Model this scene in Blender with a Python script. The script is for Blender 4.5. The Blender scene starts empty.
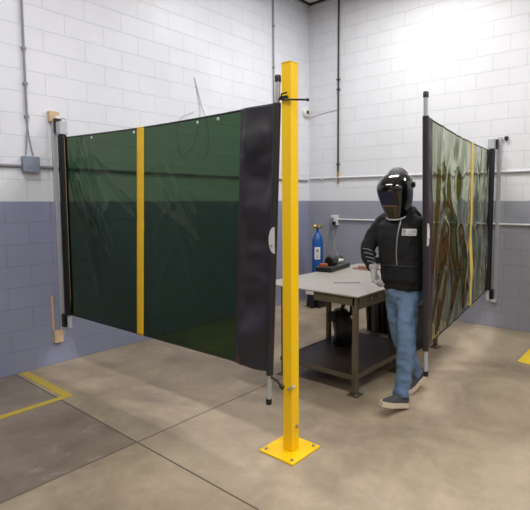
import bpy, bmesh, math, random
from mathutils import Vector, Matrix, noise
random.seed(7)
PI = math.pi
scene = bpy.context.scene
COL = scene.collection

# ------------------------------------------------------------------ helpers
def lin(c):
    return tuple(((v/255)/12.92 if v/255 <= .04045 else (((v/255)+.055)/1.055)**2.4) for v in c)

def new_mat(name):
    m = bpy.data.materials.new(name); m.use_nodes = True
    nt = m.node_tree
    return m, nt, nt.nodes['Principled BSDF'] if 'Principled BSDF' in nt.nodes else None

def simple(name, rgb, rough=.5, metal=0., var=.12, scale=14., bump=0., bscale=60., coat=0., spec=.5):
    m, nt, b = new_mat(name)
    L = nt.links.new
    tc = nt.nodes.new('ShaderNodeTexCoord')
    nz = nt.nodes.new('ShaderNodeTexNoise'); nz.inputs['Scale'].default_value = scale; nz.inputs['Detail'].default_value = 5
    L(tc.outputs['Object'], nz.inputs['Vector'])
    mx = nt.nodes.new('ShaderNodeMix'); mx.data_type = 'RGBA'
    c = lin(rgb)
    mx.inputs[6].default_value = (*[v*(1-var) for v in c], 1)
    mx.inputs[7].default_value = (*[min(1, v*(1+var)) for v in c], 1)
    L(nz.outputs['Fac'], mx.inputs[0]); L(mx.outputs[2], b.inputs['Base Color'])
    b.inputs['Roughness'].default_value = rough; b.inputs['Metallic'].default_value = metal
    b.inputs['Coat Weight'].default_value = coat
    b.inputs['Specular IOR Level'].default_value = spec
    if bump:
        n2 = nt.nodes.new('ShaderNodeTexNoise'); n2.inputs['Scale'].default_value = bscale; n2.inputs['Detail'].default_value = 4
        L(tc.outputs['Object'], n2.inputs['Vector'])
        bp = nt.nodes.new('ShaderNodeBump'); bp.inputs['Strength'].default_value = bump; bp.inputs['Distance'].default_value = .01
        L(n2.outputs['Fac'], bp.inputs['Height']); L(bp.outputs[0], b.inputs['Normal'])
    return m

class MB:
    """collects geometry for ONE mesh object"""
    def __init__(self): self.bm = bmesh.new()
    def box(self, c, s, rz=0, bevel=0, mat=None):
        r = bmesh.ops.create_cube(self.bm, size=1)
        M = Matrix.Translation(c) @ (mat if mat is not None else Matrix.Rotation(rz, 4, 'Z')) @ Matrix.Diagonal((*s, 1))
        bmesh.ops.transform(self.bm, matrix=M, verts=r['verts'])
        if bevel:
            es = list({e for v in r['verts'] for e in v.link_edges})
            bmesh.ops.bevel(self.bm, geom=es, offset=bevel, segments=2, affect='EDGES', profile=.6)
        return self
    def rings(self, rings, cap=True, closed=True):
        bm = self.bm; R = [[bm.verts.new(p) for p in ring] for ring in rings]; n = len(R[0])
        for a, b in zip(R, R[1:]):
            for i in range(n if closed else n-1):
                j = (i+1) % n; bm.faces.new((a[i], a[j], b[j], b[i]))
        if cap and closed: bm.faces.new(R[0][::-1]); bm.faces.new(R[-1])
        return self
    def tube(self, pts, r, n=10, cap=True):
        """tube through points; r number or list"""
        pts = [Vector(p) for p in pts]; rs = r if isinstance(r, (list, tuple)) else [r]*len(pts)
        rings = []; up = None
        for i, p in enumerate(pts):
            t = (pts[min(i+1, len(pts)-1)] - pts[max(i-1, 0)]).normalized()
            if up is None: up = Vector((0, 0, 1)) if abs(t.z) < .9 else Vector((1, 0, 0))
            a = t.cross(up)
            if a.length < 1e-4: a = t.cross(Vector((0, 1, 0)))
            a.normalize(); b = a.cross(t).normalized(); up = b
            rr = rs[i]; ra, rb = rr if isinstance(rr, tuple) else (rr, rr)
            rings.append([p + a*(ra*math.cos(2*PI*k/n)) + b*(rb*math.sin(2*PI*k/n)) for k in range(n)])
        return self.rings(rings, cap)
    def lathe(self, c, prof, n=24, axis=(0, 0, 1)):
        q = Vector((0, 0, 1)).rotation_difference(Vector(axis)); c = Vector(c)
        return self.rings([[c + q @ Vector((r*math.cos(2*PI*k/n), r*math.sin(2*PI*k/n), z)) for k in range(n)] for r, z in prof])
    def ell(self, c, s, mat=None, n=16):
        r = bmesh.ops.create_uvsphere(self.bm, u_segments=n, v_segments=n//2+2, radius=1)
        M = Matrix.Translation(c) @ (mat if mat is not None else Matrix.Identity(4)) @ Matrix.Diagonal((*s, 1))
        bmesh.ops.transform(self.bm, matrix=M, verts=r['verts']); return self
    def prism(self, poly, z0, z1, c=(0, 0, 0), mat=None):
        M = Matrix.Translation(c) @ (mat if mat is not None else Matrix.Identity(4))
        return self.rings([[M @ Vector((x, y, z)) for x, y in poly] for z in (z0, z1)])
    def build(self, name, mat, parent=None, smooth=False, auto=35):
        bmesh.ops.recalc_face_normals(self.bm, faces=self.bm.faces[:])
        me = bpy.data.meshes.new(name); self.bm.to_mesh(me); self.bm.free()
        if smooth:
            for p in me.polygons: p.use_smooth = True
            if auto:
                me.set_sharp_from_angle(angle=math.radians(auto))
        me.materials.append(mat)
        o = bpy.data.objects.new(name, me); COL.objects.link(o)
        if parent is not None:
            o.parent = parent
            o.matrix_parent_inverse = Matrix.Translation(-Vector(parent.location))
        return o

def tag(o, label=None, cat=None, group=None, kind=None):
    if label: o['label'] = label
    if cat: o['category'] = cat
    if group: o['group'] = group
    if kind: o['kind'] = kind
    return o
def thing(name, label, cat, loc=(0, 0, 0), group=None):
    o = bpy.data.objects.new(name, None); COL.objects.link(o); o.location = loc
    o.empty_display_size = .1
    return tag(o, label, cat, group)
def struct(o): o['kind'] = 'structure'; return o
def bez(p, n=16):
    """Catmull-Rom through points"""
    p = [Vector(q) for q in p]; q = [p[0]*2-p[1]] + p + [p[-1]*2-p[-2]]; out = []
    for i in range(1, len(q)-2):
        for k in range(n):
            t = k/n; a, b, c, d = q[i-1:i+3]
            out.append(.5*((2*b)+(c-a)*t+(2*a-5*b+4*c-d)*t*t+(3*b-a-3*c+d)*t**3))
    return out + [p[-1]]

# ------------------------------------------------------------------ materials
def block_mat(name, horiz, off, grey, white):
    m, nt, b = new_mat(name); L = nt.links.new; N = nt.nodes.new
    tc = N('ShaderNodeTexCoord'); sp = N('ShaderNodeSeparateXYZ'); L(tc.outputs['Object'], sp.inputs[0])
    cb = N('ShaderNodeCombineXYZ')
    ad = N('ShaderNodeMath'); ad.operation = 'ADD'; ad.inputs[1].default_value = 40*.4064 + off; L(sp.outputs[horiz], ad.inputs[0])
    az = N('ShaderNodeMath'); az.operation = 'ADD'; az.inputs[1].default_value = 2.032; L(sp.outputs['Z'], az.inputs[0])
    L(ad.outputs[0], cb.inputs[0]); L(az.outputs[0], cb.inputs[1])
    br = N('ShaderNodeTexBrick'); br.offset = .5; br.inputs['Scale'].default_value = 1
    br.inputs['Brick Width'].default_value = .4064; br.inputs['Row Height'].default_value = .2032
    br.inputs['Mortar Size'].default_value = .0045; br.inputs['Mortar Smooth'].default_value = .35; br.inputs['Bias'].default_value = 0
    br.inputs['Color1'].default_value = (.985, .985, .985, 1); br.inputs['Color2'].default_value = (1, 1, 1, 1); br.inputs['Mortar'].default_value = (.88, .88, .89, 1)
    L(cb.outputs[0], br.inputs['Vector'])
    gt = N('ShaderNodeMath'); gt.operation = 'GREATER_THAN'; gt.inputs[1].default_value = 1.628
    nz0 = N('ShaderNodeTexNoise'); nz0.inputs['Scale'].default_value = 9; L(tc.outputs['Object'], nz0.inputs['Vector'])
    wob = N('ShaderNodeMath'); wob.operation = 'MULTIPLY_ADD'; wob.inputs[1].default_value = .008; L(nz0.outputs['Fac'], wob.inputs[0]); L(sp.outputs['Z'], wob.inputs[2])
    L(wob.outputs[0], gt.inputs[0])
    mx = N('ShaderNodeMix'); mx.data_type = 'RGBA'; mx.inputs[6].default_value = (*lin(grey), 1); mx.inputs[7].default_value = (*lin(white), 1)
    L(gt.outputs[0], mx.inputs[0])
    # grime
    nz = N('ShaderNodeTexNoise'); nz.inputs['Scale'].default_value = 1.3; nz.inputs['Detail'].default_value = 8; nz.inputs['Roughness'].default_value = .65
    L(tc.outputs['Object'], nz.inputs['Vector'])
    mr = N('ShaderNodeMapRange'); mr.inputs[1].default_value = .3; mr.inputs[2].default_value = .7; mr.inputs[3].default_value = .93; mr.inputs[4].default_value = 1.03
    L(nz.outputs['Fac'], mr.inputs[0])
    m1 = N('ShaderNodeMix'); m1.data_type = 'RGBA'; m1.blend_type = 'MULTIPLY'; m1.inputs[0].default_value = 1
    L(mx.outputs[2], m1.inputs[6]); L(br.outputs['Color'], m1.inputs[7])
    m2 = N('ShaderNodeMix'); m2.data_type = 'RGBA'; m2.blend_type = 'MULTIPLY'; m2.inputs[0].default_value = 1
    L(m1.outputs[2], m2.inputs[6]); L(mr.outputs[0], m2.inputs[7]); L(m2.outputs[2], b.inputs['Base Color'])
    b.inputs['Roughness'].default_value = .42
    fn = N('ShaderNodeTexNoise'); fn.inputs['Scale'].default_value = 70; fn.inputs['Detail'].default_value = 3; L(tc.outputs['Object'], fn.inputs['Vector'])
    hs = N('ShaderNodeMath'); hs.operation = 'MULTIPLY_ADD'; hs.inputs[1].default_value = .12; L(fn.outputs['Fac'], hs.inputs[0])
    inv = N('ShaderNodeMath'); inv.operation = 'SUBTRACT'; inv.inputs[0].default_value = 1; L(br.outputs['Fac'], inv.inputs[1]); L(inv.outputs[0], hs.inputs[2])
    bp = N('ShaderNodeBump'); bp.inputs['Strength'].default_value = .65; bp.inputs['Distance'].default_value = .0035
    L(hs.outputs[0], bp.inputs['Height']); L(bp.outputs[0], b.inputs['Normal'])
    return m
M_wl = block_mat('painted_block_left', 'Y', .05, (146, 150, 178), (226, 228, 236)); M_wb = block_mat('painted_block_back', 'X', .12, (150, 151, 163), (219, 220, 224))  # left wall is bluer: the cool light there is put into its colours

def floor_mat():
    m, nt, b = new_mat('polished_concrete'); L = nt.links.new; N = nt.nodes.new
    tc = N('ShaderNodeTexCoord')
    def noise_(s, d, r=.6, dist=0):
        n = N('ShaderNodeTexNoise'); n.inputs['Scale'].default_value = s; n.inputs['Detail'].default_value = d; n.inputs['Roughness'].default_value = r; n.inputs['Distortion'].default_value = dist
        L(tc.outputs['Object'], n.inputs['Vector']); return n
    n1 = noise_(.9, 8, .62, .6); r1 = N('ShaderNodeValToRGB'); L(n1.outputs['Fac'], r1.inputs[0])
    e = r1.color_ramp.elements; e[0].position = .3; e[0].color = (*lin((122, 109, 95)), 1); e[1].position = .72; e[1].color = (*lin((190, 174, 150)), 1)
    x = r1.color_ramp.elements.new(.5); x.color = (*lin((161, 145, 123)), 1)
    n2 = noise_(5, 9, .7, 1.2); mr = N('ShaderNodeMapRange'); mr.inputs[1].default_value = .3; mr.inputs[2].default_value = .75; mr.inputs[3].default_value = .84; mr.inputs[4].default_value = 1.1
    L(n2.outputs['Fac'], mr.inputs[0])
    mm = N('ShaderNodeMix'); mm.data_type = 'RGBA'; mm.blend_type = 'MULTIPLY'; mm.inputs[0].default_value = 1
    L(r1.outputs[0], mm.inputs[6]); L(mr.outputs[0], mm.inputs[7])
    # the slab on the left is tinted cooler and darker
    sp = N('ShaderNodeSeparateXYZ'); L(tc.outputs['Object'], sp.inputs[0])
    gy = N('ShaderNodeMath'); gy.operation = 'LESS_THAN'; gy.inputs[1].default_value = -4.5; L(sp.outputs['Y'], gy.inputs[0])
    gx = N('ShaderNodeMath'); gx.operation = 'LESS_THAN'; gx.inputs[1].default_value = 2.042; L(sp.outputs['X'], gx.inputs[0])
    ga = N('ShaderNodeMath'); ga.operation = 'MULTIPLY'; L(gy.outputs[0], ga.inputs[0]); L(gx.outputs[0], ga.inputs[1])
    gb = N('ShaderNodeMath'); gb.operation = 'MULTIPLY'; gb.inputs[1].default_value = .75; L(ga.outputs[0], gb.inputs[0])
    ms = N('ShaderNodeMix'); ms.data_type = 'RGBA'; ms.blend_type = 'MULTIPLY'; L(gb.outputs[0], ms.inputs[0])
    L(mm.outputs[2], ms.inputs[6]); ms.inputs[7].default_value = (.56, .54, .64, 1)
    # white scuffs
    n3 = noise_(2.3, 10, .75, 2.5); r3 = N('ShaderNodeMapRange'); r3.inputs[1].default_value = .57; r3.inputs[2].default_value = .72; r3.inputs[4].default_value = .5
    L(n3.outputs['Fac'], r3.inputs[0])
    mw = N('ShaderNodeMix'); mw.data_type = 'RGBA'; L(r3.outputs[0], mw.inputs[0]); L(ms.outputs[2], mw.inputs[6]); mw.inputs[7].default_value = (*lin((182, 174, 164)), 1)
    # dark scuffs
    n4 = noise_(3.1, 10, .78, 3.); r4 = N('ShaderNodeMapRange'); r4.inputs[1].default_value = .36; r4.inputs[2].default_value = .26; r4.inputs[4].default_value = .55
    L(n4.outputs['Fac'], r4.inputs[0])
    md = N('ShaderNodeMix'); md.data_type = 'RGBA'; L(r4.outputs[0], md.inputs[0]); L(mw.outputs[2], md.inputs[6]); md.inputs[7].default_value = (*lin((80, 74, 66)), 1)
    L(md.outputs[2], b.inputs['Base Color'])
    rr = N('ShaderNodeMapRange'); rr.inputs[3].default_value = .3; rr.inputs[4].default_value = .55; L(n2.outputs['Fac'], rr.inputs[0]); L(rr.outputs[0], b.inputs['Roughness'])
    bp = N('ShaderNodeBump'); bp.inputs['Strength'].default_value = .15; bp.inputs['Distance'].default_value = .01; L(n2.outputs['Fac'], bp.inputs['Height']); L(bp.outputs[0], b.inputs['Normal'])
    return m
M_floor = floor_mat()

def film_mat(name, tint, rough, reflect, bump, scale, stretch):
    m = bpy.data.materials.new(name); m.use_nodes = True; nt = m.node_tree; nt.nodes.clear(); L = nt.links.new; N = nt.nodes.new
    out = N('ShaderNodeOutputMaterial'); tr = N('ShaderNodeBsdfTransparent'); gl = N('ShaderNodeBsdfGlossy'); mix = N('ShaderNodeMixShader')
    tr.inputs[0].default_value = (*tint, 1)
    gl.inputs['Roughness'].default_value = rough; gl.inputs['Color'].default_value = (.86, .88, .74, 1)
    tc = N('ShaderNodeTexCoord'); mp = N('ShaderNodeMapping'); mp.inputs['Scale'].default_value = stretch; mp.inputs['Rotation'].default_value = (.5, 0, 0) if 'right' in name else (0, .5, 0)
    L(tc.outputs['Object'], mp.inputs[0])
    nz = N('ShaderNodeTexNoise'); nz.inputs['Scale'].default_value = scale; nz.inputs['Detail'].default_value = 3; nz.inputs['Distortion'].default_value = .6; L(mp.outputs[0], nz.inputs['Vector'])
    bp = N('ShaderNodeBump'); bp.inputs['Strength'].default_value = bump; bp.inputs['Distance'].default_value = .03; L(nz.outputs['Fac'], bp.inputs['Height'])
    L(bp.outputs[0], gl.inputs['Normal'])
    fr = N('ShaderNodeFresnel'); fr.inputs[0].default_value = 1.5; L(bp.outputs[0], fr.inputs[1])
    mu = N('ShaderNodeMath'); mu.operation = 'MULTIPLY'; mu.inputs[1].default_value = reflect; mu.use_clamp = True; L(fr.outputs[0], mu.inputs[0])
    L(mu.outputs[0], mix.inputs[0]); L(tr.outputs[0], mix.inputs[1]); L(gl.outputs[0], mix.inputs[2]); L(mix.outputs[0], out.inputs[0])
    return m
M_filmL = film_mat('green_weld_film_left', (.040, .088, .043), .09, .8, .2, 1.6, (1, 1, .5))
M_filmR = film_mat('green_weld_film_right', (.050, .105, .028), .05, 2.0, .85, 2.0, (1, 1.6, .5))

M_vinyl = simple('black_vinyl', (40, 38, 44), .42, var=.15, bump=.25, bscale=9)
M_black = simple('black_plastic', (20, 20, 22), .4)
M_roll = simple('black_roll', (14, 14, 16), .35, bump=.3, bscale=20)
M_yelstrap = simple('yellow_webbing', (238, 190, 28), .55, bump=.1)
M_halostrap = simple('pale_yellow_webbing', (222, 192, 98), .55, bump=.1)  # the same yellow webbing with a pale halo put into its colour
M_post = simple('yellow_powder_coat', (250, 201, 0), .38, var=.03, scale=3)
M_alu = simple('brushed_aluminium', (186, 188, 192), .4, metal=.4, var=.08)
M_galv = simple('galvanised_steel', (165, 168, 174), .4, metal=.7)
M_steel = simple('zinc_bolt', (180, 178, 170), .35, metal=.8)
M_white = simple('white_plastic', (225, 222, 215), .5)
M_condw = simple('white_painted_conduit', (214, 214, 216), .45)
M_condg = simple('grey_conduit', (138, 138, 146), .45)
M_condd = simple('dark_conduit', (48, 46, 46), .5)
M_jbox = simple('grey_blue_box', (128, 138, 155), .5)
M_wood = simple('pale_pine', (205, 178, 140), .6, scale=40, var=.2)
M_tape = simple('yellow_floor_tape', (200, 172, 70), .6, scale=20, var=.22)
M_tape2 = simple('yellow_floor_paint', (238, 206, 52), .5, scale=8, var=.12)
M_joint = simple('joint_filler', (92, 82, 72), .8)
M_base = simple('grey_ledge', (180, 180, 182), .6)
M_ceil = simple('ceiling_tile', (205, 203, 200), .8)
M_tblack = simple('black_ceiling_angle', (30, 28, 28), .6)
M_ttop = simple('worn_steel_top', (172, 168, 161), .42, metal=.35, var=.16, scale=5, bump=.1, bscale=12)
M_frame = simple('brown_primed_steel', (100, 90, 73), .5, metal=.2, var=.3, scale=10)
M_shelf = simple('dark_steel_shelf', (52, 43, 36), .38, metal=0, var=.5, scale=4, spec=.3)
M_blue = simple('blue_cylinder_paint', (24, 84, 160), .32, var=.06)
M_brass = simple('brass', (205, 170, 80), .3, metal=.9)
M_hood = simple('black_fleece', (19, 20, 24), .85, bump=.7, bscale=11, var=.25)
M_jean = simple('blue_denim', (98, 122, 152), .85, var=.5, scale=7, bump=1., bscale=16)
M_skin = simple('skin', (196, 142, 112), .5)
M_glove = simple('grey_leather_glove', (172, 172, 170), .7, bump=.3)
M_helm = simple('glossy_black_shell', (12, 12, 14), .12, var=.05, coat=.6)
M_lens = simple('dark_blue_lens', (26, 32, 64), .35)
M_capm = simple('grey_cap_cloth', (92, 92, 92), .6)
M_shoe = simple('dark_grey_suede', (62, 62, 64), .8)
M_sole = simple('cream_rubber', (205, 190, 165), .6)
M_rim = simple('pale_grey_rim', (205, 205, 205), .45)
M_zip = simple('grey_zip', (150, 150, 152), .4, metal=.4)
M_red = simple('terracotta_plastic', (170, 84, 62), .5)
M_dgrey = simple('dark_grey_plastic', (58, 60, 60), .35)
M_leather = simple('brown_leather', (150, 112, 92), .7)
M_cord = simple('grey_cord', (120, 118, 118), .6)
M_carton = simple('brown_card', (150, 84, 52), .7)

# ------------------------------------------------------------------ the room
X1, Y1, H = 9.0, -11.0, 4.74
def slab(name, a, b, mat):
    c = [(p+q)/2 for p, q in zip(a, b)]; s = [abs(q-p) for p, q in zip(a, b)]
    return struct(MB().box(c, s).build(name, mat))
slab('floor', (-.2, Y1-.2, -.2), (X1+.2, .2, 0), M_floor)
slab('ceiling', (-.2, Y1-.2, H), (X1+.2, .2, H+.15), M_ceil)
slab('wall_left', (-.2, Y1-.2, 0), (0, .2, H), M_wl)
slab('wall_back', (0, 0, 0), (X1, .2, H), M_wb)
slab('wall_right', (X1, Y1-.2, 0), (X1+.2, .2, H), M_wl)
slab('wall_front', (0, Y1-.2, 0), (X1, Y1, H), M_wb)
slab('trim_1', (0, Y1, H-.02), (.09, -.0, H), M_base)
slab('trim_2', (.09, -.09, H-.02), (X1, 0, H), M_base)
slab('trim_3', (.075, Y1, H-.03), (.10, -.075, H-.0), M_tblack)
slab('trim_4', (.10, -.10, H-.03), (X1, -.075, H-.0), M_tblack)

# saw-cut joints in the slab
tag(MB().box((4.5, -4.5, .0006), (9, .009, .0012)).build('floor_joint', M_joint), 'long dark saw-cut joint in the concrete passing in front of the yellow post', 'floor joint', kind='structure')
tag(MB().box((2.042, -5.5, .0009), (.008, 11, .0012)).build('floor_joint', M_joint), 'dark saw-cut joint in the concrete running under the left screen towards the table', 'floor joint', kind='structure')

# floor tape
t = MB()
t.box((.46, -4.43, .0015), (.88, .07, .001)); t.box((.90, -5.4, .0018), (.07, 2.0, .001))
tag(t.build('floor_tape', M_tape), 'worn yellow tape corner marked on the concrete by the left wall', 'floor marking')
Rm = Matrix.Rotation(math.radians(4), 4, 'Z')
ym = thing('floor_marking', 'yellow painted floor patch with black mark at the right edge', 'floor marking', (3.63, -1.2, 0))
MB().prism([(0, 0), (0, .62), (.75, .62), (.75, -.14)], .0006, .0022, (3.63, -1.2, 0)).build('painted_patch', M_tape2, ym)
MB().prism([(.12, -.005), (.135, .05), (.15, .05), (.2, -.005), (.18, -.005), (.167, .015), (.14, .015), (.135, -.005)], .0022, .003, (3.63, -1.2, 0)).build('black_mark', M_black, ym)

# ------------------------------------------------------------------ conduits and boxes on the walls
def clipbands(m, pts, r):
    for p in pts: m.box(p, (r*2.6, r*2.6, .02))
# left vertical
cv = MB(); cv.tube([(.018, -4.30, H-.03), (.018, -4.30, 2.35)], .011)
cv.tube(bez([(.018, -4.30, 2.36), (.018, -4.31, 2.2), (.02, -4.325, 2.06)], 6), .006); cv.tube(bez([(.018, -4.30, 2.36), (.018, -4.285, 2.2), (.02, -4.26, 2.06)], 6), .006)
clipbands(cv, [(.014, -4.30, z) for z in (2.42, 2.72, 3.04, 3.6, 4.3)], .014)
tag(cv.build('vertical_conduit', M_condg, smooth=True), 'thin grey vertical conduit dropping to the square box on the left wall', 'conduit')
jb = thing('junction_box', 'square blue-grey junction box on the left wall conduit', 'electrical box', (.0, -4.292, 1.97))
MB().box((.028, -4.292, 1.975), (.056, .14, .14), bevel=.004).build('box_body', M_jbox, jb)
MB().box((.058, -4.292, 1.975), (.006, .145, .145), bevel=.002).build('cover', M_jbox, jb)
# horizontal conduit along left wall
hc = MB(); hc.tube([(.018, -10.9, 1.955), (.018, -4.37, 1.955)], .014); hc.tube([(.018, -4.22, 1.955), (.018, -.05, 1.955)], .014)
tag(hc.build('horizontal_conduit', M_condg, smooth=True), 'grey horizontal conduit along the left wall passing behind the green screen', 'conduit')
hb = MB(); hb.tube(bez([(.05, -.02, 1.99), (1.5, -.02, 1.99), (4, -.02, 1.99), (8.9, -.02, 1.99)], 6), .016); hb.box((2.6, -.018, 1.99), (.03, .035, .05)); hb.box((.3, -.018, 1.99), (.03, .035, .05))
tag(hb.build('horizontal_conduit', M_condw, smooth=True), 'white painted horizontal pipe high on the back wall behind the helmet', 'conduit')
hd = MB(); hd.tube([(.60, -.02, 1.335), (8.9, -.02, 1.335)], .013)
tag(hd.build('horizontal_conduit', M_condw, smooth=True), 'pale lower raceway on the grey part of the back wall', 'conduit')
vd = thing('vertical_conduit', 'dark vertical conduit on the back wall near the corner', 'conduit', (.60, -.02, 1.9))
m = MB(); m.tube([(.60, -.02, H-.03), (.60, -.02, 2.08)], .014); clipbands(m, [(.6, -.016, z) for z in (2.2, 3.35, 3.5)], .018); m.build('pipe', M_condd, vd, True)
MB().tube([(.60, -.02, 2.08), (.60, -.02, 1.90)], [.018, .013]).build('brass_nipple', M_brass, vd, True)
vt = MB().tube([(.015, -.862, H-.03), (.015, -.862, 1.975)], .013); clipbands(vt, [(.012, -.862, z) for z in (2.6, 3.6, 4.2)], .015)
tag(vt.build('vertical_conduit', M_condg, smooth=True), 'thin grey vertical conduit on the left wall above the black screen pole', 'conduit')
# alarm sounder and cable near the corner
al = thing('wall_sounder', 'small cream wall sensor with a black centre near the corner', 'sensor', (.0, -.06, 3.05))
MB().lathe((0.0, -.10, 3.05), [(.075, 0), (.075, .04), (.055, .06)], 20, (1, 0, 0)).build('housing', M_white, al, True)
MB().lathe((.06, -.10, 3.05), [(.03, 0), (.025, .012)], 14, (1, 0, 0)).build('black_centre', M_black, al, True)
tag(MB().tube(bez([(.05, -.10, 3.02), (.12, -.012, 3.0), (.35, -.01, 3.03), (.585, -.01, 3.05)], 8), .006).build('cable', M_condw, smooth=True), 'thin white cable from the wall sensor to the dark conduit', 'cable')
# outlet box with cords
ob = thing('outlet_box', 'grey outlet box with plugs at the end of the lower raceway', 'electrical box', (.55, 0, 1.28))
MB().box((.55, -.03, 1.32), (.11, .06, .16), bevel=.006).build('box_body', M_condw, ob)
MB().box((.57, -.085, 1.27), (.05, .05, .06), bevel=.008).build('plug', M_black, ob)
MB().box((.53, -.085, 1.345), (.05, .05, .05), bevel=.008).build('plug', M_condg, ob)
# low outlet near corner
lo = thing('wall_outlet', 'small dark receptacle low on the left wall near the corner', 'electrical box', (0, -.24, .12))
MB().box((.012, -.24, .30), (.024, .11, .12), bevel=.004).build('plate', M_condg, lo)
for k in (-.026, .026): MB().box((.026, -.24+k, .30), (.006, .035, .06)).build('socket', M_black, lo)
# hanging wire loops on left wall
wl = MB(); wl.tube(bez([(.01, -2.33, 3.17), (.012, -2.29, 3.0), (.02, -2.26, 2.72), (.02, -2.36, 2.35), (.02, -2.52, 2.18), (.02, -2.45, 2.16)], 8), .0028)
wl.tube(bez([(.01, -2.33, 3.17), (.012, -2.23, 2.85), (.02, -2.14, 2.6), (.02, -2.15, 2.25), (.02, -2.3, 2.17)], 8), .0028)
wl.tube(bez([(.02, -2.36, 2.74), (.02, -2.58, 2.60), (.02, -2.6, 2.3), (.02, -2.55, 2.17)], 8), .0028)
tag(wl.build('hanging_wire', M_condg, smooth=True), 'loose thin wire loop hanging on the left wall behind the green screen', 'wire')
# wood
wt = thing('wood_block', 'pale wood mounting block above the left screen track', 'wood block', (0, -4.08, 2.47))
MB().box((.022, -4.06, 2.447), (.044, .095, .10), bevel=.003).build('block', M_wood, wt)
MB().lathe((.044, -4.045, 2.43), [(.022, 0), (.022, .03), (.016, .034)], 12, (1, 0, 0)).build('white_cap', M_white, wt, True)
wb = MB().box((.025, -4.105, .28), (.05, .085, .12), bevel=.004)
tag(wb.build('wood_block', M_wood), 'pale wood mounting block under the left screen track', 'wood block')
ws = MB().box((.012, -4.145, .52), (.02, .018, .34), bevel=.002)
tag(ws.build('wood_strip', M_wood), 'thin upright wood strip beside the foot of the left screen track', 'wood strip')

# ------------------------------------------------------------------ retractable weld screens
def ridge_fn(segs):
    S = [(a, b, (b[0]-a[0])**2+(b[1]-a[1])**2, w, h) for a, b, w, h in segs]
    def f(u, z):
        d = 0
        for a, b, l2, w, h in S:
            t = ((u-a[0])*(b[0]-a[0])+(z-a[1])*(b[1]-a[1]))/l2
            tc = min(1, max(0, t)); dx = u-a[0]-tc*(b[0]-a[0]); dz = z-a[1]-tc*(b[1]-a[1])
            q = (dx*dx+dz*dz)/(w*w)
            if q < 9: d += h*math.exp(-q)*(.25+.75*math.sin(PI*tc))
        return d
    return f

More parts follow.
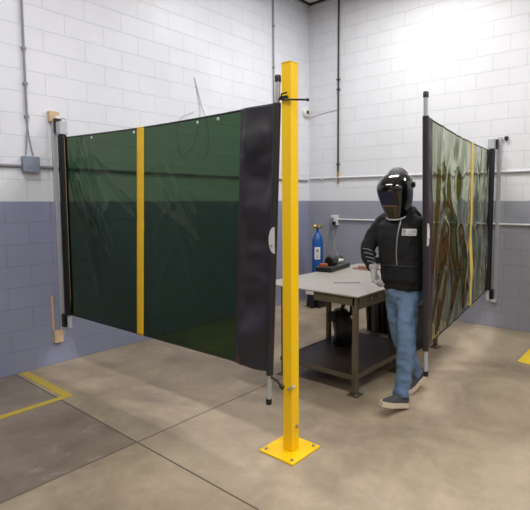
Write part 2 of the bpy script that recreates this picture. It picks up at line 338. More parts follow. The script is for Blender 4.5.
def make_screen(A, B, segs, filmmat, u_strap, u_vinyl, label, group, side, cream, lean=.05, tilt=.045):
    """A wall end, B pole end (x,y); z .5..2.25; u is metres from A"""
    A = Vector((*A, 0)); B = Vector((*B, 0)); L = (B-A).length; U = (B-A)/L; Nn = Vector((U.y, -U.x, 0))   # towards the viewer side
    if side < 0: Nn = -Nn
    z0, z1 = .50, 2.245
    f0 = ridge_fn(segs)
    f = lambda u, z: f0(u, z)*min(1, .15+abs(u-u_strap)/.2)*min(1, abs(u)/.15)
    def PB(z, k=0): return B + U*(tilt*(z-1.3)+k) + Vector((0, 0, z))
    def P(u, z, off=0):
        zt = z - .02*math.sin(PI*u/L)*((z-z0)/(z1-z0))
        return A + U*(u+lean*(z-z0)/(z1-z0)*math.sin(PI*u/L)+tilt*(z-1.3)*u/L) + Nn*(f(u, z)+off) + Vector((0, 0, zt))
    root = thing('welding_screen', label, 'screen', (A.x, A.y, 0), group)
    def sheet(u0, u1, nu, nz, off, name, mat, parent=root, thick=0, extra=None):
        bm = bmesh.new(); g = []
        for i in range(nu+1):
            u = u0+(u1-u0)*i/nu
            g.append([bm.verts.new(P(u, z0+(z1-z0)*j/nz, off + (extra(u, z0+(z1-z0)*j/nz) if extra else 0))) for j in range(nz+1)])
        for i in range(nu):
            for j in range(nz): bm.faces.new((g[i][j], g[i+1][j], g[i+1][j+1], g[i][j+1]))
        m_ = MB(); m_.bm.free(); m_.bm = bm
        o = m_.build(name, mat, parent, True, None)
        if thick:
            md = o.modifiers.new('thickness', 'SOLIDIFY'); md.thickness = thick; md.offset = -1 if side > 0 else 1; md.offset = 0
        return o
    fl = sheet(.035, u_strap-.04, 90, 110, 0, 'green_film', filmmat)
    sheet(u_strap+.04, u_vinyl, 90, 110, 0, 'green_film', filmmat)
    sheet(u_strap-.046, u_strap+.046, 4, 90, .003, 'yellow_strap', M_yelstrap if side > 0 else M_halostrap, thick=.004)
    def folds(u, z):
        v = noise.noise(Vector((u*2.2, 0, z*4.2)))*.055 + noise.noise(Vector((u*6+5, 3, z*12)))*.010
        e = min(1, (L-u)/.08); s_ = min(1, max(0, (u-u_vinyl))/.05)
        return v*max(0, e)*s_*(1 if side > 0 else .3)
    sheet(u_vinyl-.01, L-.012, 24, 120, .004, 'vinyl_panel', M_vinyl, thick=.003, extra=folds)
    # hems along top and bottom of film
    for zz, nm in ((z1-.008, 'top_hem'), (z0+.008, 'bottom_hem')):
        m_ = MB(); m_.tube([P(.03+(u_vinyl-.03)*i/60, zz) for i in range(61)], (.004, .011) if False else .006, 6); m_.build(nm, M_black, root, True)
    if side > 0:
        for k in (.5, 1.12, 1.9, 2.12):
            MB().lathe(P(k, z1-.035), [(.009, -.004), (.012, 0), (.009, .006)], 10, Nn).build('grommet', M_rim, root, True)
    # cream edge seam by the roller
    sheet(.03, .042, 1, 60, .002, 'edge_seam', M_wood if cream else M_black, thick=.002)
    # roller
    MB().lathe(A+Vector((0, 0, .50)), [(.04, 0), (.042, .01), (.041, 1.0), (.042, 1.76), (.036, 1.765)], 20).build('roller', M_roll, root, True)
    MB().box(A+Vector((0, 0, 2.33)), (.075, .075, .12), bevel=.004).build('top_housing', M_alu, root)
    MB().tube([A+Vector((0, 0, .50)), A+Vector((0, 0, .37))], .022, 16).build('bottom_tube', M_alu, root, True)
    # pole
    MB().tube([PB(.48), PB(2.24)], .024, 16).build('pole_sleeve', M_vinyl, root, True)
    pl = MB().tube([PB(.30), PB(2.40)], .0165, 16).build('pole', M_alu, root, True)
    MB().lathe(PB(2.37), [(.02, 0), (.02, .035), (.017, .04)], 16).build('top_cap', M_black, pl, True)
    MB().lathe(PB(.275), [(.018, 0), (.02, .005), (.02, .04)], 16).build('rubber_foot', M_black, pl, True)
    # hand grip: pale D plate with dark hole
    q = []
    for k in range(13):
        a = -PI/2+PI*k/12; q.append((-.045*math.cos(a), .085*math.sin(a)))
    R = Matrix((( U.x, 0, Nn.x, 0), (U.y, 0, Nn.y, 0), (0, 1, 0, 0), (0, 0, 0, 1)))
    gp = MB().prism(q, -.004, .004, B+U*.028+Nn*.02+Vector((0, 0, 1.38)), R).build('grip_plate', M_rim, root)
    MB().lathe(B+U*.008+Nn*.025+Vector((0, 0, 1.345)), [(.008, -.002), (.008, .004)], 10, Nn).build('snap', M_steel, gp)
    return root, A, PB, U, Nn

random.seed(11)
segsL = []
# creases that fan out from the upper left corner and from the strap
for k in range(14):
    a = math.radians(random.uniform(-80, -38)); l = random.uniform(.5, 1.3); u0 = random.uniform(.08, .4); zz = random.uniform(1.9, 2.25)
    segsL.append(((u0, zz), (u0+l*math.cos(a), zz+l*math.sin(a)), random.uniform(.018, .05), random.uniform(-.022, .026)))
for k in range(8):
    a = math.radians(random.uniform(-60, -25)); l = random.uniform(.5, 1.2); u0 = 1.3+random.uniform(0, .25); zz = random.uniform(1.5, 2.25)
    segsL.append(((u0, zz), (u0+l*math.cos(a), zz+l*math.sin(a)), random.uniform(.03, .07), random.uniform(-.012, .014)))
for k in range(10):
    u0 = random.uniform(.1, 2.3); zz = random.uniform(.6, 1.7); a = math.radians(random.uniform(-130, -50)); l = random.uniform(.3, .7)
    segsL.append(((u0, zz), (u0+l*math.cos(a), zz+l*math.sin(a)), random.uniform(.02, .05), random.uniform(-.008, .01)))
rootL, AL, BL, UL, NL = make_screen((.13, -4.035), (2.805, -3.96), segsL, M_filmL, 1.21, 2.36,
    'green welding screen stretched from left wall to yellow post', 'retractable welding screens', 1, True)
rootL['label'] = 'wide green welding screen stretched from the left wall to the yellow post'
random.seed(23)
segsR = []
for k in range(52):
    u0 = random.uniform(.9, 2.4); zz = random.uniform(.9, 2.35); a = math.radians(random.choice((random.uniform(-78, -52), random.uniform(-78, -52), random.uniform(-115, -95)))); l = random.uniform(.3, 1.1)
    segsR.append(((u0, zz), (u0+l*math.cos(a), zz+l*math.sin(a)), random.uniform(.03, .11), random.uniform(-.028, .032)))
for k in range(26):
    u0 = random.uniform(.1, 1.3); zz = random.uniform(.9, 2.2); a = math.radians(random.uniform(-110, -60)); l = random.uniform(.2, .7)
    segsR.append(((u0, zz), (u0+l*math.cos(a), zz+l*math.sin(a)), random.uniform(.025, .06), random.uniform(-.012, .014)))
rootR, AR, BR, UR, NR = make_screen((2.985, -.13), (3.378, -2.90), segsR, M_filmR, 1.10, 2.64,
    'creased glossy green welding screen reaching from the back wall', 'retractable welding screens', -1, False, .07, .065)
rootR['label'] = 'creased glossy green welding screen on the right, reaching from the back wall'
del rootL['group'], rootR['group']
# tracks
def track(root, A, left):
    if left:
        MB().box((.02, A.y-.028, 1.36), (.04, .038, 2.14), bevel=.003).build('wall_track', M_alu, root)
        for z in (2.36, .44):
            MB().box((.067, A.y-.01, z), (.056, .055, .13), bevel=.004).build('bracket', M_black, root)
    else:
        MB().box((A.x+.065, -.02, 1.37), (.045, .04, 2.10), bevel=.003).build('wall_track', M_alu, root)
        for z in (2.33, .44):
            MB().box((A.x+.03, -.067, z), (.05, .056, .12), bevel=.004).build('bracket', M_black, root)
        MB().box((A.x+.14, -.02, 2.40), (.04, .04, .045), bevel=.004).build('wall_stop', M_black, root)
        MB().box((A.x+.06, -.07, .36), (.07, .02, .03), bevel=.003).build('foot_bracket', M_rim, root)
track(rootL, AL, True); track(rootR, AR, False)
# small hook wire on top housing
MB().tube(bez([(AL.x-.04, AL.y, 2.39), (AL.x, AL.y, 2.42), (AL.x+.05, AL.y+.01, 2.41), (AL.x+.07, AL.y+.01, 2.38)], 6), .004).build('hook', M_galv, rootL, True)

# ------------------------------------------------------------------ yellow post
PX, PY, PH = 2.926, -3.930, 2.462
post = thing('steel_post', 'tall square yellow steel post bolted to the floor', 'post', (PX, PY, 0))
MB().box((PX, PY, .012+PH/2), (.074, .074, PH-.0), bevel=.0035).build('square_tube', M_post, post)
MB().box((PX, PY, PH+.014), (.079, .079, .006), bevel=.002).build('end_cap', M_post, post)
MB().box((PX-.01, PY, .006), (.285, .285, .012), bevel=.002).build('base_plate', M_post, post)
for sx in (-1, 1):
    for sy in (-1, 1):
        MB().lathe((PX-.01+sx*.11, PY+sy*.11, .012), [(.013, 0), (.013, .003), (.008, .003), (.007, .011)], 6).build('anchor_bolt', M_steel, post)
MB().lathe((PX+.038, PY+.012, .17), [(.013, 0), (.013, .008), (.008, .008), (.006, .018)], 6, (1, 0, 0)).build('anchor_bolt', M_steel, post)
def latch(z, name_label):
    l = MB(); y0 = PY-.044
    l.tube([BL(z)+Vector((.015, 0, 0)), (PX-.045, PY-.046, z)], .007, 8)
    l.box((PX-.012, y0, z), (.06, .012, .022), bevel=.002)
    o = l.build('latch_arm', M_black, post)
    l2 = MB(); l2.tube([(PX-.005, y0-.006, z-.012), (PX+.046, y0-.004, z-.018), (PX+.13, PY+.012, z-.02)], .006, 8); l2.ell((PX+.13, PY+.012, z-.02), (.011, .011, .011), n=8)
    l2.tube([(PX-.03, y0-.004, z), (PX-.02, y0-.012, z+.022), (PX+.022, y0-.012, z+.026)], .005, 8)
    l2.build('lever', M_black, post, True)
    return o
latch(2.262, '')
l = MB(); l.tube([BL(.47), BL(.45, .07), (PX-.05, PY-.043, .435)], .008, 8); l.tube([(PX-.05, PY-.043, .435), (PX-.028, PY-.047, .425)], [.014, .014], 8)
l.build('latch_arm', M_black, post, True)
l = MB(); l.tube([(PX+.008, PY-.045, .425), (PX+.038, PY-.044, .435)], .006, 8); l.tube([(PX+.03, PY-.044, .435), (PX+.046, PY-.036, .445), (PX+.05, PY-.02, .45)], .009, 8)
l.build('lever', M_steel, post, True)

# ------------------------------------------------------------------ work table
TX0, TX1, TY0, TY1, TZ = 1.74, 2.83, -2.965, -1.20, .85
tb = thing('welding_table', 'long steel welding table with brown legs and a worn grey top', 'table', (2.4, -2.1, 0))
MB().box(((TX0+TX1)/2, (TY0+TY1)/2, TZ-.006), (TX1-TX0, TY1-TY0, .012), bevel=.002).build('tabletop', M_ttop, tb)
lx0, lx1 = 2.0, 2.785
for x in (lx0, lx1):
    for y in (-2.93, -2.215, -1.27):
        w = .042
        lg = MB().box((x, y, (TZ-.012)/2+.01), (w, w, TZ-.032), bevel=.003).build('leg', M_frame, tb)
        MB().box((x, y, .006), (.10, .10, .012), bevel=.002).build('foot_plate', M_frame, lg)
        MB().tube([(x+.03, y-.03, .012), (x+.03, y-.03, .03)], .008, 6).build('levelling_bolt', M_steel, lg)
MB().box(((2.36+lx1)/2, -2.945, TZ-.05), (lx1-2.36, .012, .072)).build('front_apron', M_frame, tb)
MB().box((lx1+.015, (TY0+TY1)/2, TZ-.066), (.012, TY1-TY0-.08, .105)).build('side_apron', M_frame, tb)
for y in (-2.72, -2.58, -2.4):
    MB().lathe((lx1+.021, y, TZ-.05-.0*y), [(.012, 0), (.012, .006), (.007, .008)], 8, (1, 0, 0)).build('apron_bolt', M_steel, tb)
MB().box((lx0, -2.1, TZ-.03), (.035, 1.7, .03)).build('top_rail', M_frame, tb)
# lower shelf tray with angle-iron rim
SY0, SY1, SZ = -2.955, -1.84, .17
sh = MB().box(((lx0+lx1)/2, (SY0+SY1)/2, SZ), (lx1-lx0+.02, SY1-SY0, .008)).build('lower_shelf', M_shelf, tb)
r = MB()
r.box(((lx0+lx1)/2, SY0-.006, SZ-.012), (lx1-lx0+.04, .008, .04)); r.box(((lx0+lx1)/2, SY1+.004, SZ-.012), (lx1-lx0+.04, .008, .04))
r.box((lx0-.014, (SY0+SY1)/2, SZ-.012), (.008, SY1-SY0, .04)); r.box((lx1+.014, (SY0+SY1)/2, SZ-.012), (.008, SY1-SY0, .04))
r.build('shelf_rim', M_frame, tb)

# on the table
RZ = math.radians(10); C0 = Vector((1.735, -1.79, TZ))
C0 = Vector((1.775, -1.81, TZ))
tc_ = thing('tool_tray', 'long black tool tray at the back corner of the table top', 'tray', C0)
Rt = Matrix.Rotation(RZ, 4, 'Z')
def tp(x, y, z): return C0 + Rt @ Vector((x, y, z))
MB().box(tp(0, 0, .022), (.19, .52, .044), rz=RZ, bevel=.005).build('tray_body', M_black, tc_)
MB().box(tp(0, 0, .048), (.20, .53, .008), rz=RZ, bevel=.003).build('tray_lip', M_dgrey, tc_)
pt = thing('bench_grinder', 'rounded dark grey power tool on the black tool tray', 'power tool', tp(0, -.03, .052))
MB().lathe(tp(.0, -.12, .115), [(.04, 0), (.06, .02), (.062, .10), (.05, .16), (.03, .18)], 16, Rt @ Vector((0, 1, 0))).build('motor_housing', M_dgrey, pt, True)
MB().lathe(tp(0, -.13, .10), [(.048, 0), (.048, .028)], 18, Rt @ Vector((0, 1, 0))).build('wheel_guard', M_black, pt, True)
MB().box(tp(0, -.04, .056), (.07, .14, .008), rz=RZ).build('foot', M_black, pt)
rb = tag(MB().box(tp(-.02, -.215, .070), (.08, .06, .036), rz=RZ, bevel=.006).build('battery_pack', M_red), 'reddish brown block at the near end of the black tool tray', 'block')
g2 = thing('hand_tool', 'pale grey corded hand tool at the far end of the tool tray', 'power tool', tp(0, .16, .052))
MB().tube([tp(-.03, .10, .075), tp(0, .15, .08), tp(.03, .20, .085)], [.022, .026, .018], 10).build('tool_body', M_rim, g2, True)
MB().tube([tp(.03, .20, .085), tp(.02, .19, .12), tp(-.01, .17, .14)], [.012, .010, .008], 8).build('tool_handle', M_dgrey, g2, True)
# cords from outlet box to tools
tag(MB().tube(bez([(.57, -.11, 1.25), (.60, -.14, 1.1), (.95, -.6, .96), (1.45, -1.25, .93), tp(0, .20, .11)], 10), .0075).build('power_cord', M_cord, smooth=True), 'grey power cord slanting from the outlet box down to the pale hand tool', 'cord')
tag(MB().tube(bez([(.53, -.11, 1.33), (.50, -.16, 1.15), (.62, -.4, .86), (1.2, -1.1, .82), (1.60, -1.50, .87), tp(-.02, .04, .12)], 10), .0075).build('power_cord', M_cord, smooth=True), 'grey power cord sagging from the outlet box down to the rounded dark tool', 'cord')
bp_ = MB()
poly = [(-.13, -.07), (.14, -.10), (.17, .06), (.02, .12), (-.10, .05)]
bp_.prism(poly, 0, .012, (2.06, -1.58, TZ)); bp_.prism([(x*.7+.02, y*.7) for x, y in poly], .012, .034, (2.06, -1.58, TZ))
tag(bp_.build('leather_pad', M_leather), 'folded brown leather pad on the far part of the table top', 'pad')
tag(MB().tube([(2.30, -2.56, TZ+.003), (2.50, -2.40, TZ+.003)], .0025, 6).build('welding_rod', M_dgrey), 'thin dark welding rod lying on the worn grey table top', 'rod')

# on / under the shelf
bg = thing('tool_bag', 'upright black tool bag on the lower shelf behind the near leg', 'bag', (2.22, -2.28, SZ+.004))
m = MB(); rr = []
for z, a, b_, dx in ((0, .085, .10, .0), (.02, .095, .11, .0), (.12, .085, .10, .01), (.24, .10, .11, .0), (.33, .075, .09, -.02), (.36, .05, .07, -.03)):
    rr.append([Vector((2.22+dx+a*math.cos(q*PI/9)*(1+.06*math.sin(3*q)), -2.28+b_*math.sin(q*PI/9), SZ+.004+z)) for q in range(18)])
m.rings(rr); m.build('bag_body', M_roll, bg, True)
MB().tube(bez([(2.20, -2.28, SZ+.34), (2.24, -2.26, SZ+.46), (2.27, -2.24, SZ+.50), (2.29, -2.22, SZ+.40), (2.28, -2.22, SZ+.30)], 6), [.02]*25).build('bag_handle', M_black, bg, True)
MB().box((2.16, -2.37, SZ+.30), (.09, .05, .10), bevel=.01).build('side_pocket', M_black, bg)
bk = thing('storage_bin', 'black ribbed bin on the floor under the far end of the table', 'bin', (1.95, -1.05, 0))
m = MB().rings([[Vector((2.0+s*.19*sx, -1.02+s*.14*sy, z)) for sx, sy in ((-1, -1), (1, -1), (1, 1), (-1, 1))] for z, s in ((.0, .9), (.40, 1.0))]); m.build('bin_body', M_black, bk)
for k in range(5): MB().box((1.86+k*.07, -1.165, .2), (.012, .02, .34)).build('rib', M_dgrey, bk)
MB().box((2.0, -1.02, .41), (.42, .32, .025), bevel=.006).build('bin_rim', M_black, bk)
bk2 = thing('equipment_case', 'black case on the floor beneath the table behind the worker', 'case', (2.52, -1.35, 0))
MB().box((2.52, -1.42, .25), (.34, .30, .50), bevel=.02).build('case_body', M_black, bk2)
MB().tube([(2.45, -1.42, .50), (2.45, -1.42, .55), (2.59, -1.42, .55), (2.59, -1.42, .50)], .01, 8).build('case_handle', M_dgrey, bk2)
for k in (-.1, .1): MB().box((2.52+k, -1.575, .36), (.04, .012, .05), bevel=.003).build('case_latch', M_rim, bk2)

# gas cylinder on its cart in the corner
wm = thing('cylinder_cart', 'black cart base in the corner under the blue cylinder', 'cart', (.50, -.42, 0))
MB().rings([[Vector((.50+a*sx, -.42+a*sy, z)) for sx, sy in ((-1, -1), (1, -1), (1, 1), (-1, 1))] for z, a in ((.0, .125), (.05, .12), (.27, .10))]).build('base', M_black, wm)
tag(MB().box((.53, -.62, .285), (.14, .10, .13), bevel=.01).build('control_box', M_white), 'small white box fixed at the front of the black cart in the corner', 'box')
MB().box((.53, -.585, .11), (.06, .06, .22)).build('box_bracket', M_black, wm)
cy = thing('gas_cylinder', 'blue gas cylinder with brass valve and white label', 'gas cylinder', (.47, -.38, .27))
MB().lathe((.47, -.38, .27), [(.08, 0), (.085, .015), (.085, .74), (.074, .79), (.055, .835), (.028, .865), (.024, .90)], 28).build('cylinder_body', M_blue, cy, True)
vl = MB().lathe((.47, -.38, 1.165), [(.016, 0), (.016, .06), (.01, .07)], 12).build('valve', M_black, cy, True)
MB().lathe((.435, -.40, 1.235), [(.02, -.03), (.03, -.015), (.03, .012), (.02, .02)], 14, (-.7, -.5, .2)).build('pressure_gauge', M_brass, cy, True)
MB().lathe((.505, -.36, 1.225), [(.018, -.02), (.028, -.01), (.028, .015), (.018, .02)], 14, (.8, .3, .2)).build('pressure_gauge', M_brass, cy, True)
MB().tube([(.435, -.40, 1.235), (.505, -.36, 1.225)], .009, 8).build('regulator_stem', M_brass, cy, True)
# label wraps round the cylinder facing the room
def arc_patch(c, rad, a0, a1, z0, z1, n=8):
    m = MB(); rings = []
    for k in range(n+1):
        a = a0+(a1-a0)*k/n
        rings.append([Vector((c[0]+r_*math.cos(a), c[1]+r_*math.sin(a), z)) for r_, z in ((rad, z0), (rad+.0015, z0), (rad+.0015, z1), (rad, z1))])
    return m.rings(rings)
ca = math.atan2(-.78, .6)
lb = arc_patch((.47, -.38), .0855, ca-.55, ca+.5, .73, .92).build('paper_label', M_white, cy)
for z0_, z1_, da in ((.84, .888, .22), (.80, .806, .3), (.775, .781, .26), (.755, .761, .3)):
    arc_patch((.47, -.38), .0872, ca-da, ca+da, z0_, z1_).build('label_print', M_condg, lb)

# ------------------------------------------------------------------ the worker
W = thing('person', 'person in black hooded jacket, jeans and a black welding helmet, stepping past the table', 'person', (3.12, -2.75, 0))
def V(*a): return Vector(a)
def remesh(o, vox, smooth=3):
    md = o.modifiers.new('union', 'REMESH'); md.mode = 'VOXEL'; md.voxel_size = vox; md.use_smooth_shade = True
    if smooth:
        s = o.modifiers.new('soft', 'SMOOTH'); s.iterations = smooth; s.factor = .5
    return o
def eloft(mb, secs, n=20, yaw=0, power=2.3):
    """horizontal-ish elliptical sections (centre, half-width x, half-depth y)"""
    R = []
    for c, a, b in secs:
        ring = []
        for k in range(n):
            t = 2*PI*k/n; cx, sy = math.cos(t), math.sin(t)
            x = a*math.copysign(abs(cx)**(2/power), cx); y = b*math.copysign(abs(sy)**(2/power), sy)
            ring.append(c+V(x*math.cos(yaw)-y*math.sin(yaw), x*math.sin(yaw)+y*math.cos(yaw), 0))
        R.append(ring)
    return mb.rings(R)
yaw = math.radians(10)
shR, elR, wrR = V(2.935, -2.745, 1.445), V(2.838, -2.84, 1.225), V(2.945, -2.915, 1.085)
shL, elL, wrL = V(3.25, -2.765, 1.44), V(3.275, -2.66, 1.19), V(3.275, -2.62, .97)
hiR, knR, anR = V(3.03, -2.72, .88), V(3.085, -2.70, .49), V(3.125, -2.50, .15)
hiL, knL, anL = V(3.17, -2.725, .88), V(3.215, -2.86, .52), V(3.20, -2.93, .13)
HC = V(3.088, -2.815, 1.70)
Hrot = Matrix.Rotation(math.radians(4), 4, 'Z') @ Matrix.Rotation(math.radians(26), 4, 'X')   # local -Y faces forward, tipped down
def hp(x, y, z): return HC + Hrot @ V(x, y, z)
# body (skin): head, neck, torso, limbs and hands in one surface
b = MB()
b.ell(hp(0, 0, 0), (.078, .098, .115), Hrot, 20); b.ell(hp(0, -.055, -.075), (.05, .045, .045), Hrot)
b.ell(hp(0, -.105, -.015), (.014, .02, .025), Hrot, 10)
for s in (-1, 1):
    b.ell(hp(s*.08, .01, -.01), (.012, .022, .032), Hrot, 10)
    b.ell(hp(s*.032, -.088, .012), (.016, .014, .012), Hrot, 10)
b.tube([hp(0, .03, -.06), V(3.105, -2.74, 1.52), V(3.105, -2.74, 1.42)], [.058, .06, .08], 14)
eloft(b, [(V(3.10, -2.73, 1.44), .13, .08), (V(3.10, -2.745, 1.35), .16, .10), (V(3.10, -2.74, 1.15), .14, .09), (V(3.10, -2.72, .95), .15, .10), (V(3.10, -2.72, .86), .14, .10)], yaw=yaw)
for P in ((shR, elR, wrR), (shL, elL, wrL)): b.tube(bez(P, 6), [.048-.0018*k for k in range(13)], 12)
for P in ((hiR, V(3.05, -2.73, .74), knR, V(3.115, -2.59, .30), anR), (hiL, V(3.19, -2.80, .73), knL, V(3.215, -2.88, .32), anL)): b.tube(bez(P, 3), [.062-.0026*k for k in range(13)], 12)
remesh(b.build('body', M_skin, W, True, None), .009, 2)

# hooded jacket
j = MB()
eloft(j, [(V(3.122, -2.715, .915), .155, .115), (V(3.122, -2.718, .93), .172, .128), (V(3.12, -2.722, .965), .170, .128), (V(3.118, -2.728, 1.0), .188, .142), (V(3.112, -2.735, 1.12), .185, .142), (V(3.106, -2.75, 1.25), .187, .142),
          (V(3.10, -2.76, 1.36), .195, .135), (V(3.10, -2.755, 1.43), .185, .12), (V(3.102, -2.75, 1.475), .14, .10), (V(3.105, -2.755, 1.515), .088, .082), (V(3.105, -2.765, 1.555), .076, .078)], yaw=yaw, power=2.5)
j.tube(bez([V(3.02, -2.75, 1.43), shR, elR, wrR], 6), [.085, .085, .084, .082, .08, .078, .078, .076, .073, .070, .067, .064, .062, .058, .055, .052, .048, .044, .040], 14)
j.tube(bez([V(3.18, -2.76, 1.43), shL, elL, wrL], 6), [.085, .084, .08, .076, .072, .07, .066, .062, .06, .058, .056, .055, .054, .052, .05, .047, .044, .042, .040], 14)
j.ell(V(3.12, -2.655, 1.50), (.115, .06, .075)); j.tube(bez([V(3.02, -2.75, 1.52), V(3.05, -2.69, 1.55), V(3.12, -2.66, 1.56), V(3.175, -2.70, 1.55), V(3.185, -2.77, 1.52)], 5), .035, 10)
# sleeve folds
for t, rr_ in ((.35, .071), (.6, .066), (.8, .06)):
    for P in ((elR, wrR), (elL, wrL)):
        c = P[0].lerp(P[1], t); ax = (P[1]-P[0]).normalized(); q = ax.cross(V(0, 0, 1)).normalized(); q2 = ax.cross(q)
        j.tube([c+q*rr_*.78*math.cos(k*PI/5)+q2*rr_*.78*math.sin(k*PI/5)+ax*.012*math.sin(k) for k in range(11)], .011, 6)
jk = remesh(j.build('hooded_jacket', M_hood, W, True, None), .010, 3)
tx = bpy.data.textures.new('cloth_folds', 'CLOUDS'); tx.noise_scale = .09; tx.noise_depth = 2
d = jk.modifiers.new('folds', 'DISPLACE'); d.texture = tx; d.strength = .022; d.mid_level = .5
# front of chest points (on torso surface, facing -y)
def chest(u, z, off=.0):
    """u metres to the worker's left (+x) on the front of the torso"""
    prof = [(.93, 3.122, -2.718, .172, .128), (1.0, 3.118, -2.728, .188, .142), (1.12, 3.112, -2.735, .185, .142), (1.25, 3.106, -2.75, .187, .142), (1.36, 3.10, -2.76, .195, .135), (1.43, 3.10, -2.755, .185, .12), (1.475, 3.102, -2.75, .14, .10), (1.515, 3.105, -2.755, .088, .082), (1.56, 3.105, -2.765, .076, .078)]
    for p, q in zip(prof, prof[1:]):
        if p[0] <= z <= q[0]:
            t = (z-p[0])/(q[0]-p[0]); c = [a+(b_-a)*t for a, b_ in zip(p, q)][1:]; break
    x = u; y = -c[3]*(max(0, 1-abs(x/c[2])**2.5))**(1/2.5) - off
    return V(c[0]+x*math.cos(yaw)-y*math.sin(yaw), c[1]+x*math.sin(yaw)+y*math.cos(yaw), z)
MB().tube([chest(-.005+.0028*k-.004*math.sin(k*.6), 1.13+.036*k, .004) for k in range(12)], .0055, 6).build('zipper', M_zip, jk, True)
def patch(u0, u1, z0, z1, off, nu=8, nz=4):
    m = MB(); g = [[m.bm.verts.new(chest(u0+(u1-u0)*i/nu, z0+(z1-z0)*k/nz, off)) for k in range(nz+1)] for i in range(nu+1)]
    for i in range(nu):
        for k in range(nz): m.bm.faces.new((g[i][k], g[i+1][k], g[i+1][k+1], g[i][k+1]))
    return m
pa = patch(.05, .155, 1.362, 1.415, .008).build('chest_patch', M_rim, jk)
pa.modifiers.new('thick', 'SOLIDIFY').thickness = .004
for (a, b_, z0_, z1_) in ((.056, .078, 1.382, 1.41), (.056, .08, 1.367, 1.376), (.088, .133, 1.372, 1.376), (.086, .149, 1.389, 1.393)):
    patch(a, b_, z0_, z1_, .0105, 4, 2).build('patch_print', M_condg, pa)
# pocket seams
MB().tube([chest(-.13+.02*k, 1.12, .006) for k in range(14)], .003, 5).build('pocket_seam', M_black, jk, True)
MB().tube([chest(-.13, 1.12-.014*k, .006) for k in range(9)], .003, 5).build('pocket_seam', M_black, jk, True)
# pale grey streaks laid along the forearm
for k in range(4):
    t0 = .05+.22*k; c0, c1 = elR.lerp(wrR, t0), elR.lerp(wrR, min(1, t0+.25)); n_ = V(.35, -.75, .5).normalized()
    side_ = V(.7, .3, .3).normalized()
    MB().tube(bez([c0+n_*.074-side_*.035, c0.lerp(c1, .5)+n_*.076+side_*.0, c1+n_*.068+side_*.028], 5), .0028, 6).build('sleeve_trim', M_condg, jk, True)
# collar wrap
# jeans
j = MB()
eloft(j, [(V(3.115, -2.715, .80), .13, .10), (V(3.115, -2.718, .87), .158, .118), (V(3.118, -2.718, .95), .155, .115)], yaw=yaw, power=2.3)
j.tube(bez([V(3.055, -2.715, .90), V(3.05, -2.73, .74), knR, V(3.115, -2.59, .30), V(3.135, -2.495, .13)], 6), [.085+.002*math.sin(k) if k < 4 else (.086-.0013*k+.003*math.sin(k*1.7)) for k in range(25)], 16)
j.tube(bez([V(3.175, -2.72, .90), V(3.19, -2.80, .73), knL, V(3.215, -2.88, .32), V(3.205, -2.925, .10)], 6), [.088-.0012*k+.003*math.sin(k*1.9) for k in range(25)], 16)
jn = remesh(j.build('jeans', M_jean, W, True, None), .010, 3)
tx = bpy.data.textures.new('denim_folds', 'CLOUDS'); tx.noise_scale = .07; tx.noise_depth = 2
d = jn.modifiers.new('folds', 'DISPLACE'); d.texture = tx; d.strength = .030; d.mid_level = .5

# shoes
def shoe(heel, toe, roll=0):
    ax = (toe-heel); Ln = ax.length; ax.normalize(); sd = ax.cross(V(0, 0, 1)).normalized(); up = sd.cross(ax).normalized()
    def q(x, y, z): return heel+ax*x+sd*y+up*z
    prof = [(-.022, .026), (-.005, .038), (.06, .041), (.12, .043), (.18, .050), (.22, .049), (.26, .038), (.29, .016)]
    sc = Ln/.27
    ring = lambda z, g=1: [q(x*sc, -w*g, z) for x, w in prof]+[q(x*sc, w*g, z) for x, w in reversed(prof)]
    root_ = MB().rings([ring(.0), ring(.038)]).build('shoe_sole', M_sole, None)
    u = MB(); hs = []
    for x, w, h in ((-.012, .024, .085), (.0, .034, .10), (.04, .036, .105), (.08, .036, .10), (.12, .038, .085), (.16, .043, .068), (.20, .044, .056), (.24, .036, .046), (.27, .018, .032)):
        hs.append([q(x*sc, w*math.cos(t)*(1 if math.sin(t) > 0 else 1), .034+max(0, math.sin(t))*(h-.02)) for t in [k*2*PI/16 for k in range(16)]])
    u.rings(hs)
    o = u.build('shoe', M_shoe, W, True, 60)
    root_.parent = o
    root_.name = 'sole'
    for k in range(4):
        MB().tube([q((.10+.022*k)*sc, -.022, .098-.011*k), q((.105+.022*k)*sc, 0, .104-.011*k), q((.10+.022*k)*sc, .022, .098-.011*k)], .003, 6).build('lace', M_black, o, True)
    return o
shoe(V(3.225, -2.90, .012), V(3.165, -3.145, .085))
shoe(V(3.150, -2.405, .085), V(3.115, -2.655, .004))

# gloved right hand, relaxed, fingers curling forward
def glove(wr, dirv, palm_n, thumb_side, name='glove'):
    dirv = dirv.normalized(); side_ = palm_n.cross(dirv).normalized()*thumb_side; pn = palm_n.normalized()
    g = MB()
    def q(a, s, n_): return wr+dirv*a+side_*s+pn*n_
    R = []
    for a, hw, hn in ((-.055, .042, .040), (-.03, .043, .040), (-.005, .034, .028), (.02, .038, .022), (.06, .045, .02), (.09, .044, .017)):
        R.append([q(a, hw*math.cos(t), hn*math.sin(t)) for t in [k*2*PI/14 for k in range(14)]])
    g.rings(R)
    for s, ln, cu in ((.033, .078, .55), (.011, .088, .6), (-.011, .082, .7), (-.032, .064, .8)):
        p = [q(.075, s, 0)]; ang = .15; pos = Vector((.085, 0))
        for seg in (.42, .32, .26):
            ang += cu; st = ln*seg
            pos = pos+Vector((math.cos(ang), math.sin(ang)))*st
            p.append(q(pos.x, s*1.1, pos.y))
        g.tube(bez(p, 4), [.0115-.0003*k for k in range(13)], 8)
    g.tube(bez([q(.015, .03, .005), q(.045, .055, .018), q(.075, .062, .034), (q(.098, .055, .048))], 4), [.015-.0004*k for k in range(13)], 8)
    return remesh(g.build(name, M_glove, W, True, None), .0042, 1)
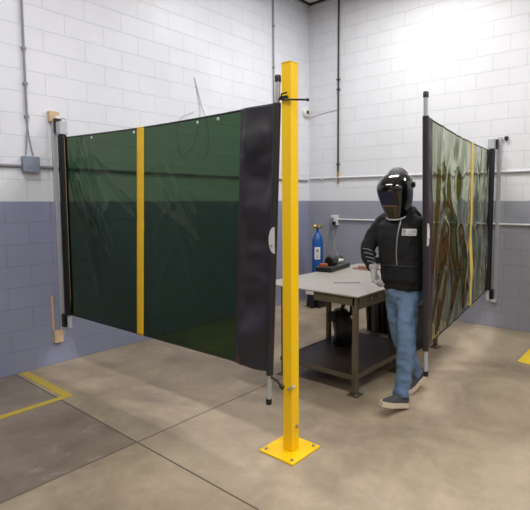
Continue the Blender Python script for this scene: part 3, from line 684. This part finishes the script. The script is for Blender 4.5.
glove(wrR+V(.008, -.012, -.018), V(.28, -.32, -1.0), V(.75, .2, .15).cross(V(.28, -.32, -1)).cross(V(.28, -.32, -1)).normalized()*-1, 1)
glove(wrL+V(0, .0, -.01), V(-.0, .05, -1), V(-1, 0, 0), -1)

# helmet
hm = MB()
rows = []
nt_, nv = 28, 20
def helm(th, v, off=0):
    """th angle from the front (-Y), v 0 chin .. 1 crown"""
    if v < .62:
        t = v/.62; half_w = .088+.042*math.sin(t*PI/2); fr = .150+.012*t; bk_ = .055+.055*t; z = -.165+.235*t
        sc = 1
    else:
        t = (v-.62)/.38; sc = math.cos(t*PI/2*.97); half_w = .130*sc; fr = .162*sc**.85; bk_ = .11*sc; z = .07+.085*math.sin(t*PI/2)
    c, s = math.cos(th), math.sin(th)
    p = 2.9
    d_ = ((abs(s)/(half_w+off))**p+(abs(c)/((fr if c > 0 else max(bk_, .01))+off))**p)**(-1/p)
    return hp(s*d_, -c*d_+.01*0, z+(off if v > .9 else 0))
for i in range(nv+1):
    v = i/nv; mxa = math.radians(100+28*v)
    rows.append([helm(-mxa+2*mxa*k/nt_, v) for k in range(nt_+1)])
hm.rings(rows, cap=False, closed=False)
he = hm.build('welding_helmet', M_helm, W, True, 50)
sd_ = he.modifiers.new('thickness', 'SOLIDIFY'); sd_.thickness = .005; sd_.offset = 0
ss = he.modifiers.new('soft', 'SUBSURF'); ss.levels = 1; ss.render_levels = 1
# front frame and lens
Mr = Hrot
MB().box(hp(0, -.154, .018), (.142, .020, .136), mat=Mr, bevel=.006).build('lens_frame', M_helm, he, True)
MB().box(hp(0, -.165, .024), (.122, .006, .108), mat=Mr, bevel=.002).build('lens', M_lens, he)
MB().box(hp(0, -.166, -.040), (.110, .006, .006), mat=Mr).build('reveal_strip', M_leather, he)
rim = [helm(math.radians(-80+160*k/20), 0.0) + Hrot @ V(0, 0, -.004) for k in range(21)]
MB().tube(rim, .006, 8).build('lower_rim', M_rim, he, True)
for s in (-1, 1):
    MB().lathe(hp(s*.128, .035, .045), [(.024, 0), (.024, .012), (.018, .016)], 16, Hrot @ V(s, 0, 0)).build('pivot_knob', M_black, he, True)
# cap crown showing behind the helmet
cp = MB().ell(hp(-.0, .055, .085), (.088, .10, .095), Hrot, 20); cp.build('cap', M_capm, W, True)
MB().tube([hp(.095*math.cos(a), .05+.11*math.sin(a), .02) for a in [PI*k/12 for k in range(13)]], .010, 8).build('headband', M_black, he, True)

# ------------------------------------------------------------------ made-up cartons outside the frame, added for brown reflections in the film
for k, (x, y, s) in enumerate(((4.5, -.29, (.8, .5, 2.1)), (5.7, -.32, (.9, .55, 1.5)))):
    ct = thing('carton_stack', ['tall brown carton stack by the back wall', 'lower brown carton stack by the back wall'][k], 'cartons', (x, y, 0))
    n = 3
    for q in range(n): MB().box((x+.02*q, y, s[2]/n*(q+.5)), (s[0], s[1], s[2]/n-.01), bevel=.01).build('carton', M_carton, ct)

# ------------------------------------------------------------------ lights
def lamp(x, y, power, sx=1.2, sy=.35, rz=0, col=(1, .985, .96)):
    f = thing('ceiling_light', 'long white ceiling light fixture', 'ceiling light', (x, y, H), 'ceiling lights')
    MB().box((x, y, H-.05), (sx, sy, .09), bevel=.01).build('fixture_body', M_white, f)
    la = bpy.data.lights.new('lamp', 'AREA'); la.shape = 'RECTANGLE'; la.size = sx*.95; la.size_y = sy*.9; la.energy = power; la.color = col
    o = bpy.data.objects.new('lamp', la); COL.objects.link(o); o.location = (x, y, H-.1); o.rotation_euler = (0, 0, rz)
for x, y, p in ((2.0, -1.5, 80), (4.9, -2.1, 78), (7.6, -1.7, 60), (2.0, -5.2, 55), (4.9, -5.2, 62), (7.6, -5.2, 60), (2.0, -8.8, 22), (4.9, -8.8, 26), (7.6, -8.8, 20)):
    lamp(x, y, p)
w = bpy.data.worlds.new('World'); scene.world = w; w.use_nodes = True
w.node_tree.nodes['Background'].inputs[0].default_value = (.8, .85, .9, 1); w.node_tree.nodes['Background'].inputs[1].default_value = .3

# ------------------------------------------------------------------ camera
cam = bpy.data.cameras.new('Camera'); co = bpy.data.objects.new('Camera', cam); COL.objects.link(co); scene.camera = co
yw, pt_, rl, F = 0.66684, 0.07902, -0.00064, 473.3
dv = Vector((-math.sin(yw)*math.cos(pt_), math.cos(yw)*math.cos(pt_), -math.sin(pt_))); rv = Vector((math.cos(yw), math.sin(yw), 0)); uv = rv.cross(dv)
r2 = rv*math.cos(rl)+uv*math.sin(rl); u2 = -rv*math.sin(rl)+uv*math.cos(rl)
co.matrix_world = Matrix(((r2.x, u2.x, -dv.x, 4.85988), (r2.y, u2.y, -dv.y, -6.2144), (r2.z, u2.z, -dv.z, 1.63501), (0, 0, 0, 1)))
cam.sensor_width = 36; cam.sensor_fit = 'HORIZONTAL'; cam.lens = F*36/530; cam.shift_x = -42.23/530; cam.shift_y = -17.22/530
cam.clip_start = .05
scene.view_settings.view_transform = 'Standard'; scene.view_settings.look = 'None'; scene.view_settings.gamma = 1; scene.view_settings.use_curve_mapping = False
scene.view_settings.exposure = 0.0
